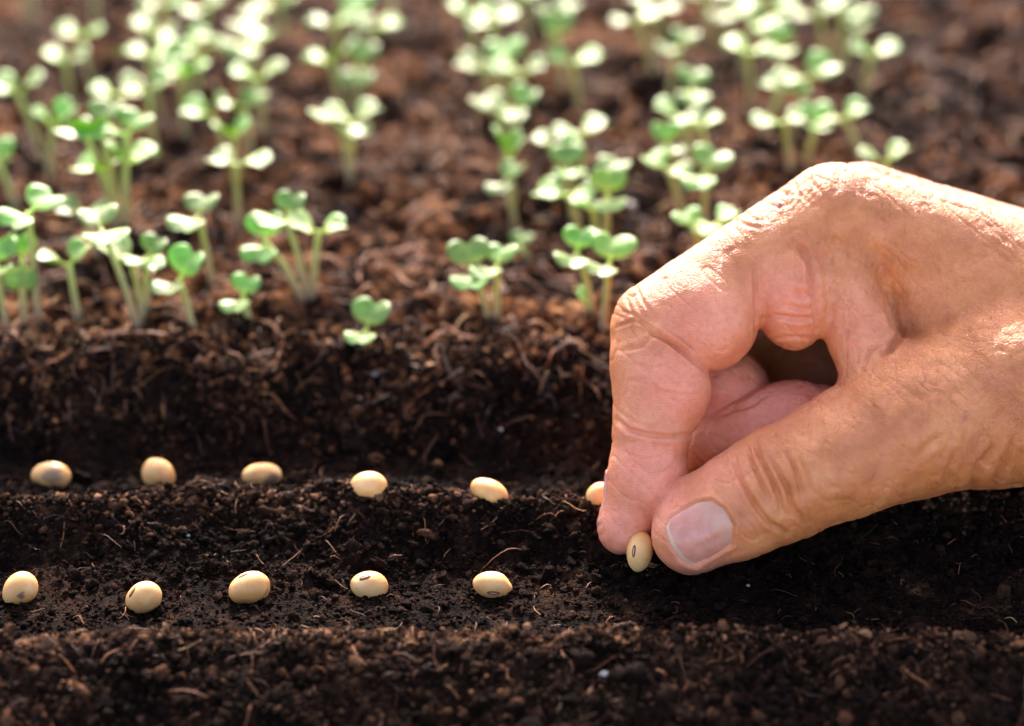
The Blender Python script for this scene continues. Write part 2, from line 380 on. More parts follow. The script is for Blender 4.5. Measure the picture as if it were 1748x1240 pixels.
def bean(px, py, wpx, hpx, ang, label, hil=None, stain=None, dents=(), held=None, group=None, dz=0.0):
    if held is None:
        q = hit(px, py, 0.22 + dz); d = float((q - np.array([0, 0, CAMZ])) @ np.array([0, CP, -SP]))
    else: d = held; q = P(px, py, d)
    BQ.append((q, held))
    a, b = wpx * K * d / 2, hpx * K * d / 2; c = (a + b) / 2 * 0.93
    V = SPH.copy()
    fl = np.ones(len(V))
    for (dx, dy, dzv, dep, wd) in dents:
        n = np.array([dx, dy, dzv], float); n /= np.linalg.norm(n)
        fl -= dep * np.exp(-((1 - V @ n) / wd) ** 2)
    fl += 0.012 * vn3(V[:, 0] * 2 + px, V[:, 1] * 2, V[:, 2] * 2, 5)
    V = V * fl[:, None]
    def place(W):
        W = W * np.array([a, b, c]) * np.array([1, 1, 1])
        # a plump bean is a little fuller at one end
        W[:, 1] *= 1 + 0.06 * W[:, 0] / a
        ca, sa = math.cos(R(ang)), math.sin(R(ang))
        W = W @ np.array([[ca, sa, 0], [-sa, ca, 0], [0, 0, 1]])
        return W @ camR
    root = empty('soya_bean', tuple(q)); tag(root, label, 'bean', group)
    o = mesh_obj('seed_coat', place(V), SPF, m_bean, root)
    s = np.zeros(len(V))
    for (dx, dy, dzv, wd, st) in (stain or []):
        n = np.array([dx, dy, dzv], float); n /= np.linalg.norm(n)
        t = 1 - SPH @ n + 0.10 * vn3(SPH[:, 0] * 4 + px, SPH[:, 1] * 4, SPH[:, 2] * 4, 9)
        s = np.maximum(s, st * np.clip((wd - t) / (wd * 0.6), 0, 1))
    add_attr(o, 'stain', s)
    if hil:
        (hx, hy, hz, hang, hl, hw) = hil
        n = np.array([hx, hy, hz], float); n /= np.linalg.norm(n)
        u = np.cross([0, 0, 1.0], n) if abs(n[2]) < 0.95 else np.array([1.0, 0, 0]); u = u - n * (u @ n); u /= np.linalg.norm(u); v = np.cross(n, u)
        ch, sh = math.cos(R(hang)), math.sin(R(hang)); u, v = ch * u + sh * v, -sh * u + ch * v
        prev = None
        for nm, k1, k2, lift, mm in (('hilum', 1.0, 1.0, 0.035, m_hil), ('scar', 0.72, 0.36, 0.052, m_hil2)):
            vs, fs = [], []; NR, NS = 4, 20
            for rI in range(NR + 1):
                for sI in range(NS):
                    t = 6.2832 * sI / NS; rr_ = rI / NR
                    p = n + u * hl * k1 * rr_ * math.cos(t) + v * hw * k2 * rr_ * math.sin(t)
                    p = p / np.linalg.norm(p); hh = 1 + lift * (1 - rr_ ** 4) - 0.012 * (rI == NR) 
                    vs.append(p * hh)
            for rI in range(NR):
                for sI in range(NS):
                    a0 = rI * NS + sI; a1 = rI * NS + (sI + 1) % NS; fs.append((a0, a1, a1 + NS, a0 + NS))
            W = np.array(vs); 
            h_ = mesh_obj(nm, place(W), np.array(fs), mm, prev or root); prev = h_
    return root
G1, G2 = 'beans lying in the near furrow', 'beans lying in the far furrow'
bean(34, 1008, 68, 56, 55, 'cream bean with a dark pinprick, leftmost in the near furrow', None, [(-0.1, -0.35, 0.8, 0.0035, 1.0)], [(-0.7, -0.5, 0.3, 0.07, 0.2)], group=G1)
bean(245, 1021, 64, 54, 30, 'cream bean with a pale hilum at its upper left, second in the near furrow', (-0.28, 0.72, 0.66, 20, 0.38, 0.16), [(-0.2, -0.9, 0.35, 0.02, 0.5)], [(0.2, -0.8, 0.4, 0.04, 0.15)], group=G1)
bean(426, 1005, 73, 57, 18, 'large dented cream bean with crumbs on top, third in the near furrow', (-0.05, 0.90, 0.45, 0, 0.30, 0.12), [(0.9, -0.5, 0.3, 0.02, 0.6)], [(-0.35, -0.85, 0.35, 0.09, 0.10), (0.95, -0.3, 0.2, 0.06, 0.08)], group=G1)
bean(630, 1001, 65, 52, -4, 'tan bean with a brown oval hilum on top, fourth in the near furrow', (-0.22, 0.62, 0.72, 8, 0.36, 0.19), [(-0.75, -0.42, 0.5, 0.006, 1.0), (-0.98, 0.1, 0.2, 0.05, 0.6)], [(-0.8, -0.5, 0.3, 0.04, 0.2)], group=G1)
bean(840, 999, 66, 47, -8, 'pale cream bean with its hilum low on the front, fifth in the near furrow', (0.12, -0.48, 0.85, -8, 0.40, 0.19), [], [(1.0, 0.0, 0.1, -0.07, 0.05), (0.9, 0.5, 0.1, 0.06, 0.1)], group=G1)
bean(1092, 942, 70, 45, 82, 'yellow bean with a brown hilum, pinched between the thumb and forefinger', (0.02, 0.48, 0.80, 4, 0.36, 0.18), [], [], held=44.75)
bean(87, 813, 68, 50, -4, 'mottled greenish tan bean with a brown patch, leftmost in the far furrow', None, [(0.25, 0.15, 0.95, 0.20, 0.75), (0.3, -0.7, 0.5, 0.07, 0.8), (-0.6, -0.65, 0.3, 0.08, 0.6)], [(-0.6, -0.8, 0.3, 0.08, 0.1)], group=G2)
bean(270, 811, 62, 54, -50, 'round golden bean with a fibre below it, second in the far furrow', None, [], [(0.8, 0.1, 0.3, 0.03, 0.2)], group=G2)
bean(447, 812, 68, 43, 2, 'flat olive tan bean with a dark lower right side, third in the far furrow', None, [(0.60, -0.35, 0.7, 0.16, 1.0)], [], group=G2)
bean(630, 829, 62, 48, -6, 'cream bean half sunk behind the ridge crest, fourth in the far furrow', None, [], [], group=G2)
bean(835, 841, 68, 45, -28, 'smooth cream bean slanting down to the right, fifth in the far furrow', None, [], [(0.95, 0.1, 0.2, -0.05, 0.05)], group=G2)
bean(1024, 845, 48, 42, 20, 'pale bean half hidden behind the forefinger, last in the far furrow', None, [], [], group=G2)

bx_, by_ = [], []
for q, hld in BQ:
    if hld: continue
    for _ in range(26):
        a = rng.uniform(-math.pi, math.pi); a = a if rng.uniform() < 0.35 else -abs(a)
        r = rng.uniform(0.27, 0.46); bx_.append(q[0] + 1.1 * r * math.cos(a)); by_.append(q[1] + 0.95 * r * math.sin(a))
bx_, by_ = np.array(bx_), np.array(by_)
scatter('soil_crumbs', bx_, by_, np.clip(rng.lognormal(math.log(0.032), 0.4, len(bx_)), 0.02, 0.06), ICO2, ICF2, sink=0.1, label='small dark crumbs banked up against the sown beans')

# ------------------------------------------------------------------ seedlings
m_leaf, nl, bl = new_mat('cotyledon_green')
oil = N(nl, 'ShaderNodeObjectInfo'); tcl = N(nl, 'ShaderNodeTexCoord')
nzl = N(nl, 'ShaderNodeTexNoise', i_Scale=3.5, i_Detail=3.0); nl.links.new(tcl.outputs['Object'], nzl.inputs['Vector'])
lc = ramp(nl, nzl.outputs[0], [(0.3, (0.125, 0.28, 0.03)), (0.7, (0.21, 0.40, 0.075))])
edge = N(nl, 'ShaderNodeAttribute', attribute_name='vein')
lc2 = mixc(nl, edge.outputs['Fac'], lc, (0.42, 0.52, 0.10))
hs = N(nl, 'ShaderNodeHueSaturation'); nl.links.new(lc2, hs.inputs['Color'])
nl.links.new(math_n(nl, 'ADD', math_n(nl, 'MULTIPLY', oil.outputs['Random'], 0.035), 0.475), hs.inputs['Hue'])
nl.links.new(math_n(nl, 'ADD', math_n(nl, 'MULTIPLY', oil.outputs['Random'], 0.5), 0.8), hs.inputs['Value'])
nl.links.new(hs.outputs[0], bl.inputs['Base Color'])
bl.inputs['Roughness'].default_value = 0.46; bl.inputs['Specular IOR Level'].default_value = 0.85
bl.inputs['Sheen Weight'].default_value = 0.08; bl.inputs['Sheen Roughness'].default_value = 0.4; bl.inputs['Sheen Tint'].default_value = (0.9, 1, 0.9, 1)
nb2 = N(nl, 'ShaderNodeTexNoise', i_Scale=12.0, i_Detail=3.0); nl.links.new(tcl.outputs['Object'], nb2.inputs['Vector'])
bump(nl, bl, [(nb2.outputs[0], 0.5, 0.03)])
tr = N(nl, 'ShaderNodeBsdfTranslucent'); nl.links.new(mixc(nl, 1.0, hs.outputs[0], (1.8, 2.0, 0.5), 'MULTIPLY'), tr.inputs[0])
mx = N(nl, 'ShaderNodeMixShader', i_0=0.33); nl.links.new(bl.outputs[0], mx.inputs[1]); nl.links.new(tr.outputs[0], mx.inputs[2])
nl.links.new(mx.outputs[0], nl.nodes['Material Output'].inputs[0])
m_stem, nst, bst = new_mat('seedling_stem')
tcs = N(nst, 'ShaderNodeTexCoord'); sx = N(nst, 'ShaderNodeSeparateXYZ'); nst.links.new(tcs.outputs['Generated'], sx.inputs[0])
nst.links.new(ramp(nst, sx.outputs[2], [(0.0, (0.26, 0.17, 0.12)), (0.35, (0.38, 0.33, 0.15)), (0.75, (0.40, 0.44, 0.12)), (1.0, (0.42, 0.52, 0.10))]), bst.inputs['Base Color'])
bst.inputs['Roughness'].default_value = 0.4; bst.inputs['Subsurface Weight'].default_value = 0.3; bst.inputs['Subsurface Radius'].default_value = (0.1, 0.1, 0.03); bst.inputs['Subsurface Scale'].default_value = 1.0
NA, NRG = 28, 5
def leaf_verts(size, asym):
    vs, vein = [], []
    for rI in range(NRG + 1):
        q = rI / NRG
        for a in range(NA):
            ph = -math.pi + 2 * math.pi * a / NA
            dph = abs(math.atan2(math.sin(ph), math.cos(ph))); db = math.pi - dph
            rad = 0.5 * (1.0 - 0.60 * math.exp(-(dph / 0.36) ** 2) + 0.10 * math.sin(dph) ** 2 - 0.06 * math.exp(-(db / 0.5) ** 2))
            f = 0.52 + q * rad * math.cos(ph); s = q * rad * math.sin(ph) * (1.28 + asym * math.copysign(0.1, ph))
            z = 0.28 * s * s + 0.10 * abs(s) - 0.30 * (f - 0.45) ** 2 + 0.02 * math.sin(7 * f + 5 * s)
            vs.append((f, s, z)); vein.append(max(0, 1 - f * 3.0) * 0.9 + 0.45 * math.exp(-(s / 0.05) ** 2) * (1 - f))
    top = np.array(vs) * size
    bot = top.copy(); thick = 0.019 * (1 - (np.repeat(np.arange(NRG + 1), NA) / NRG) ** 3 * 0.75); bot[:, 2] -= thick
    V = np.concatenate([top, bot]); n = len(top); Fq = []
    for rI in range(NRG):
        for a in range(NA):
            a0, a1 = rI * NA + a, rI * NA + (a + 1) % NA
            Fq.append((a0, a0 + NA, a1 + NA, a1)); Fq.append((n + a0, n + a1, n + a1 + NA, n + a0 + NA))
    for a in range(NA):
        a0, a1 = NRG * NA + a, NRG * NA + (a + 1) % NA
        Fq.append((a0, n + a0, n + a1, a1))
    return V, Fq, np.array(vein + vein)
def tube(C, rad, ns=8):
    C = np.array(C); T = np.gradient(C, axis=0); T /= np.linalg.norm(T, axis=1, keepdims=True)
    ref = np.array([0.13, 1.0, 0.07]) if abs(T[0][2]) > 0.6 else np.array([0, 0, 1.0])
    S = np.cross(T, ref); S /= np.linalg.norm(S, axis=1, keepdims=True); U = np.cross(S, T)
    V = np.stack([C + np.asarray(rad)[:, None] * (math.cos(t) * S + math.sin(t) * U) for t in np.arange(ns) * 2 * math.pi / ns], 1).reshape(-1, 3)
    Fq = [(k * ns + j, k * ns + (j + 1) % ns, (k + 1) * ns + (j + 1) % ns, (k + 1) * ns + j) for k in range(len(C) - 1) for j in range(ns)]
    Fq.append(tuple(range(ns))[::-1]); Fq.append(tuple((len(C) - 1) * ns + j for j in range(ns)))
    return V, Fq
GS = 'cabbage seedlings growing on the bed'
def sprout(lx, ly, bx, by, size, az, t1, t2, label, r=0.082):
    b = hit(bx, by); b[2] = min(b[2], float(soil_h(b[0], b[1]))) - 0.06
    if by > 430: ly = ly - 7
    dirv = P(lx, ly, 1.0) - np.array([0, 0, CAMZ]); t = b[1] / dirv[1]
    top = np.array([0, 0, CAMZ]) + dirv * t
    H = top - b
    root = empty('seedling', tuple(b)); tag(root, label, 'seedling', GS)
    us = np.linspace(0, 1, 9)
    C = np.stack([H[0] * us ** 1.35, 0.10 * np.sin(us * 3.1) * rng.uniform(-1, 1) + 0 * us, H[2] * (us + 0.06 * np.sin(us * 3.14))], -1)
    V, Fq = tube(C, np.linspace(r * 1.1, r * 0.8, 9)); mesh_obj('stem', V, Fq, m_stem, root)
    for k, tl in ((0, t1), (1, t2)):
        if tl is None: continue
        V, Fq, vein = leaf_verts(1.15 * size * rng.uniform(0.82, 1.15), rng.uniform(-1, 1))
        a = R(az + 180 * k + rng.uniform(-14, 14)); e = R(tl - 6 + rng.uniform(-8, 5)); roll = R(rng.uniform(-10, 10))
        f = np.array([math.cos(a) * math.cos(e), math.sin(a) * math.cos(e), math.sin(e)])
        s = np.array([-math.sin(a), math.cos(a), 0.0]); nrm = np.cross(f, s)
        s, nrm = s * math.cos(roll) + nrm * math.sin(roll), nrm * math.cos(roll) - s * math.sin(roll)
        pe = 0.12 * size / 0.6
        W = C[-1] + f * pe + V[:, :1] * f + V[:, 1:2] * s + V[:, 2:] * nrm
        pv, pf = tube([C[-1] - np.array([0, 0, 0.05]), C[-1] + f * pe * 0.6 - nrm * 0.015, C[-1] + f * (pe + 0.1) - nrm * 0.02, C[-1] + f * (pe + 0.22) - nrm * 0.014], [0.045, 0.04, 0.032, 0.015], 6)
        n0 = len(W); W = np.concatenate([W, pv]); Fq = Fq + [tuple(i + n0 for i in q) for q in pf]
        o = mesh_obj('leaf', W, Fq, m_leaf, root); add_attr(o, 'vein', np.concatenate([vein, np.ones(len(pv)) * 0.9]))
# columns: leaf point, stem foot (photograph points), leaf size, azimuth, tilt of each leaf, label
SPR = [
 (50, 368, 67, 555, .60, 60, 25, 0, 'tall seedling near the left edge with a flat white edged leaf pair'),
 (38, 452, 42, 556, .56, 92, 75, -60, 'seedling at the left edge with four green lobes turned flat to the camera'),
 (-6, 462, 12, 562, .55, 100, 50, 10, 'yellow green seedling cut by the left edge beside the facing four-lobed one'),
 (118, 458, 136, 552, .50, 30, 45, 25, 'short seedling with a pale left leaf, between the four-lobed one and a leaning stem'),
 (172, 398, 238, 574, .56, 110, 30, 5, 'seedling whose long stem leans up to the left, second tall one in the front row'),
 (142, 368, 166, 445, .50, 160, 15, 15, 'blurred seedling with two white leaves right behind the long leaning stem'),
 (224, 455, 246, 556, .55, 150, 35, 10, 'seedling with overlapping leaves left of the open-leaved front row seedling'),
 (252, 446, 252, 548, .50, 60, 45, 20, 'seedling tucked behind the overlapping leaves in the left front clump'),
 (305, 486, 330, 570, .58, 55, 60, 0, 'open-leaved front seedling with one big upright leaf and one drooping left'),
 (338, 376, 363, 492, .55, 75, 35, 5, 'blurred seedling with four pale lobes standing alone behind the left front clump'),
 (414, 515, 428, 562, .46, 70, 50, 0, 'small short seedling with a white lower leaf, alone left of the gap'),
 (452, 420, 516, 518, .52, 80, 62, -15, 'leaning seedling with a round dark green leaf, left of a group of three'),
 (488, 378, 526, 516, .56, 60, 50, 10, 'middle seedling of the group of three with two pale spread leaves'),
 (545, 402, 534, 516, .54, 10, 25, 30, 'right seedling of the group of three with bright white leaves'),
 (624, 570, 628, 604, .52, 62, 58, 8, 'tiny low seedling alone at the front edge of the bed'),
 (806, 470, 837, 556, .60, 95, 55, 0, 'left seedling of the front pair with a white front leaf and green back leaf'),
 (848, 462, 849, 556, .52, 60, 35, 5, 'right seedling of the front pair with pale smaller leaves'),
 (885, 430, 905, 442, .42, 80, 40, None, 'low yellow green seedling lying behind the front pair'),
 (984, 440, 1013, 552, .58, 85, 50, 5, 'seedling with a leaning stem and white front leaf, left of the forefinger'),
 (1040, 458, 1030, 572, .58, 70, 45, 5, 'seedling beside the forefinger joint with its leaf spread to the left'),
 (1003, 526, 1008, 550, .36, 160, 60, None, 'small single green leaf low beside the stems left of the forefinger'),
 (1185, 396, 1205, 490, .52, 120, 35, 0, 'left seedling of the clump showing over the forefinger'),
 (1225, 388, 1235, 480, .54, 40, 25, 5, 'right seedling of the clump showing over the forefinger'),
 (1203, 296, 1203, 400, .56, 60, 35, 0, 'seedling with a white front leaf above the clump over the forefinger'),
 (1138, 288, 1166, 385, .52, 150, 20, 10, 'blurred seedling left of the white-leaved one above the forefinger'),
 (1140, 248, 1168, 340, .55, 110, 55, 10, 'pale green seedling in the column of seedlings left of the knuckle'),
 (1160, 198, 1182, 300, .56, 160, 25, 0, 'seedling with white spread leaves halfway up the column left of the knuckle'),
 (1198, 214, 1208, 320, .52, 0, 20, 10, 'seedling with a bright leaf to the right, in the column left of the knuckle'),
 (1182, 152, 1182, 262, .56, 90, 35, 0, 'seedling with two stacked leaves near the top of the column left of the knuckle'),
 (1160, 82, 1140, 190, .60, 50, 35, 10, 'blurred seedling with a white drooping leaf topping the column left of the knuckle'),
 (1086, 34, 1118, 150, .60, 30, 15, 5, 'blurred seedling with a slanting white leaf at the top, left of the column'),
 (1120, 12, 1128, 120, .56, 160, 20, 10, 'blurred seedling right behind the slanting white leaf at the top'),
 (1245, 18, 1240, 110, .62, 60, 30, 10, 'left seedling of the big blurred top clump right of centre'),
 (1288, 36, 1262, 135, .62, 120, 25, 5, 'front seedling of the big blurred top clump right of centre'),
 (1322, 14, 1312, 112, .62, 20, 30, 10, 'right seedling of the big blurred top clump right of centre'),
 (1276, 88, 1282, 192, .58, 160, 20, 10, 'seedling with flat white leaves just below the big top clump'),
 (1330, 82, 1330, 190, .56, 80, 60, 20, 'dark green upright-leaved seedling below the right of the big top clump'),
 (1335, 150, 1305, 240, .55, 150, 20, 5, 'seedling with a low white leaf, left half of the pair above the knuckle'),
 (1380, 132, 1352, 235, .60, 30, 35, 10, 'seedling with broad white leaves, right half of the pair above the knuckle'),
 (1338, 208, 1350, 312, .58, 15, 15, 15, 'seedling with a white butterfly leaf pair just above the knuckle top'),
 (1394, 212, 1372, 300, .46, 90, 50, 10, 'small green seedling squeezed between two white-leaved ones above the knuckle'),
 (1440, 200, 1472, 296, .60, 25, 30, 10, 'seedling with leaves lifted right, rightmost just above the knuckle'),
 (1512, 275, 1515, 360, .56, 20, 35, 25, 'pale seedling half hidden behind the back of the hand'),
 (1490, 92, 1468, 185, .56, 10, 15, 20, 'seedling with one bright white leaf, rightmost of all in the bed'),
 (1398, 26, 1410, 140, .60, 40, 30, 10, 'blurred white seedling at the top, right of the big clump'),
 (1440, 22, 1430, 130, .56, 120, 25, 20, 'blurred white seedling at the top, third from the right'),
 (1470, 42, 1425, 150, .50, 70, 45, 20, 'dim green leaning seedling at the top beside the rightmost one'),
 (800, 24, 812, 122, .60, 160, 30, 10, 'left seedling of the blurred top clump in the middle'),
 (842, 38, 832, 140, .60, 20, 15, 10, 'right seedling of the blurred top clump in the middle'),
 (828, 118, 850, 215, .60, 170, 25, 10, 'seedling with a rounded white left leaf, second clump down the middle column'),
 (862, 108, 858, 210, .60, 80, 40, 10, 'seedling with a mottled leaf on top of the second clump of the middle column'),
 (892, 122, 872, 220, .56, 10, 30, 20, 'seedling leaning right in the second clump of the middle column'),
 (852, 192, 866, 290, .58, 140, 25, 5, 'seedling with a bright white left leaf, halfway down the middle column'),
 (884, 186, 872, 300, .55, 50, 45, 20, 'seedling with a long green right leaf, halfway down the middle column'),
 (868, 268, 878, 370, .58, 20, 70, 70, 'pair of plain green upturned leaves in the middle column'),
 (862, 308, 880, 396, .54, 60, 35, 0, 'seedling with a shining white leaf and bare stem, lowest of the middle column'),
 (955, 22, 930, 120, .56, 60, 25, 10, 'blurred white seedling at the top edge right of the middle column'),
 (950, 60, 962, 170, .56, 90, 65, 40, 'blurred green seedling with no white leaf, below the top edge'),
 (975, 106, 990, 205, .58, 160, 15, 25, 'seedling with two rounded pale leaves and a long straight pair of stems'),
 (992, 228, 998, 320, .54, 20, 20, 15, 'upper right seedling of the slanting column right of the middle'),
 (945, 248, 962, 345, .54, 160, 20, 20, 'upper left seedling of the slanting column right of the middle'),
 (970, 288, 978, 382, .50, 100, 50, 10, 'seedling with dark leaf bases in the slanting column right of the middle'),
 (968, 332, 992, 420, .58, 165, 10, 10, 'seedling with flat white leaves in the slanting column right of the middle'),
 (1035, 304, 1036, 408, .56, 60, 30, 10, 'upper seedling of the green stack left of the pale grain'),
 (1038, 344, 1032, 450, .58, 90, 70, 5, 'thick-stemmed seedling with a rounded green leaf under the green stack'),
 (1012, 362, 1020, 440, .42, 180, 30, None, 'small pale leaf tucked left of the thick-stemmed seedling'),
 (568, 40, 585, 130, .62, 170, 10, 20, 'left seedling of the bright blurred clump at the top left of centre'),
 (612, 22, 600, 120, .60, 90, 45, 10, 'back seedling of the bright blurred clump at the top left of centre'),
 (645, 44, 615, 140, .60, 10, 10, 15, 'right seedling of the bright blurred clump at the top left of centre'),
 (562, 104, 588, 205, .60, 170, 10, 50, 'seedling with a flat white left leaf below the bright top clump'),
 (612, 112, 606, 210, .62, 80, 50, -10, 'seedling with one leaf up and one white leaf down below the bright top clump'),
 (578, 212, 600, 325, .60, 140, 20, 5, 'seedling with a shining white leaf over a thick pale stem'),
 (606, 205, 598, 320, .58, 20, 35, 30, 'green-leaved seedling sharing the thick pale stem right of the shining leaf'),
 (430, 36, 440, 128, .58, 90, 25, 10, 'upper of the two stacked white seedlings at the top left'),
 (430, 74, 436, 165, .58, 60, 15, 0, 'lower of the two stacked white seedlings at the top left'),
 (474, 8, 490, 90, .56, 30, 30, 20, 'blurred seedling at the top edge right of the stacked white pair'),
 (442, 132, 452, 240, .58, 10, 30, 30, 'seedling with two round white leaves held apart like wings'),
 (418, 182, 428, 280, .54, 40, 30, 20, 'seedling just below the winged white pair, leaning right'),
 (356, 196, 395, 285, .50, 170, 15, 50, 'seedling with a single round white leaf out to the left'),
 (400, 232, 404, 330, .52, 30, 50, 50, 'green seedling under the winged white pair with no white leaf'),
 (402, 280, 408, 405, .62, 170, 15, 15, 'seedling with a wide white leaf pair on a purplish stem left of centre'),
 (275, 10, 290, 100, .58, 170, 10, 25, 'blurred white seedling at the top edge above the big left clump'),
 (352, 14, 352, 110, .58, 60, 25, 15, 'blurred pale seedling at the top edge right of the big left clump'),
 (262, 56, 275, 160, .60, 160, 25, 15, 'upper left seedling of the big left clump'),
 (318, 72, 318, 190, .62, 40, 20, 15, 'upper right seedling of the big left clump'),
 (252, 94, 276, 210, .60, 170, 10, 15, 'seedling with a bright white leaf at the left of the big left clump'),
 (342, 92, 336, 205, .56, 10, 30, 30, 'rightmost seedling of the big left clump'),
 (310, 126, 318, 252, .60, 150, 5, 30, 'seedling with the brightest white slanting leaf at the foot of the big left clump'),
 (196, 162, 212, 260, .62, 175, 15, 25, 'seedling with a broad blunt white leaf left of the big left clump'),
 (252, 154, 270, 295, .52, 20, 30, 30, 'long-stemmed seedling with a smaller white leaf below the big left clump'),
 (112, 106, 124, 200, .58, 170, 20, 25, 'lower seedling of the blurred pair at the upper left'),
 (138, 60, 156, 155, .58, 175, 20, 30, 'upper seedling of the blurred pair at the upper left'),
 (30, 158, 78, 290, .58, 170, 25, 40, 'leaning seedling with pale leaves at the left edge, upper third'),
 (92, 214, 86, 318, .56, 20, 50, 50, 'green seedling with two rounded upturned leaves near the left edge'),
 (148, 236, 198, 400, .58, 130, 15, 60, 'seedling at the left of the tall dense clump with pale tips'),
 (172, 214, 206, 398, .52, 80, 40, 10, 'upper seedling in the tall dense clump on the left'),
 (218, 228, 214, 402, .58, 50, 35, 30, 'upper right seedling in the tall dense clump on the left'),
 (172, 288, 208, 404, .58, 150, 10, 40, 'lower left seedling with flat white leaves in the tall dense clump'),
 (216, 278, 218, 405, .58, 20, 20, 65, 'lower right seedling with yellow green leaf faces in the tall dense clump'),
 (-2, 280, 32, 372, .52, 100, 50, 30, 'green seedling cut by the left edge at mid height on a leaning stem'),
 (48, -70, 60, 62, .60, 60, 30, 20, 'seedling of which only the thick blurred stem shows in the top left corner'),
 (20, -60, 45, 45, .60, 100, 30, 20, 'seedling of which a fainter blurred stem shows left in the top corner'),
 (160, -50, 165, 60, .58, 60, 30, 20, 'seedling whose stem alone shows at the top edge left of the big clump'),
 (670, -40, 668, 70, .58, 60, 30, 20, 'seedling whose dim stem alone shows at the top edge right of the bright clump'),
 (890, -2, 900, 90, .56, 20, 20, 20, 'dim pale seedling at the top edge between the middle column and its neighbour'),
 (1205, -4, 1212, 90, .56, 30, 20, 20, 'dim seedling at the top edge left of the big top clump'),
]
for s in SPR: sprout(*s)

# ------------------------------------------------------------------ hand
def smin(a, b, k):
    h = np.clip(0.5 + 0.5 * (b - a) / k, 0, 1)
    return b + (a - b) * h - k * h * (1 - h)
def cone(p, a, b, sq=None):
    A, ra = pd(*a[:3]), a[3]; B, rb = pd(*b[:3]), b[3]
    ba = B - A; t = np.clip(((p - A) @ ba) / (ba @ ba), 0, 1)
    return np.sqrt(((p - A - t[:, None] * ba) ** 2).sum(1)) - (ra + (rb - ra) * t)
def ball(p, a): return np.sqrt(((p - pd(*a[:3])) ** 2).sum(1)) - a[3]
def ell(p, c, rad, ang=0):
    q = p - pd(*c[:3]); ca, sa = math.cos(R(ang)), math.sin(R(ang))
    q = np.stack([q[:, 0] * ca + q[:, 1] * sa, -q[:, 0] * sa + q[:, 1] * ca, q[:, 2]], 1)
    k0 = np.sqrt(((q / rad) ** 2).sum(1)); k1 = np.sqrt(((q / np.array(rad) ** 2) ** 2).sum(1))
    return k0 * (k0 - 1) / (k1 + 1e-9)
def chain(p, pts, k):
    d = cone(p, pts[0], pts[1])
    for i in range(1, len(pts) - 1): d = smin(d, cone(p, pts[i], pts[i + 1]), k)
    return d
FA = (2900, 560, 48.3, 3.0)
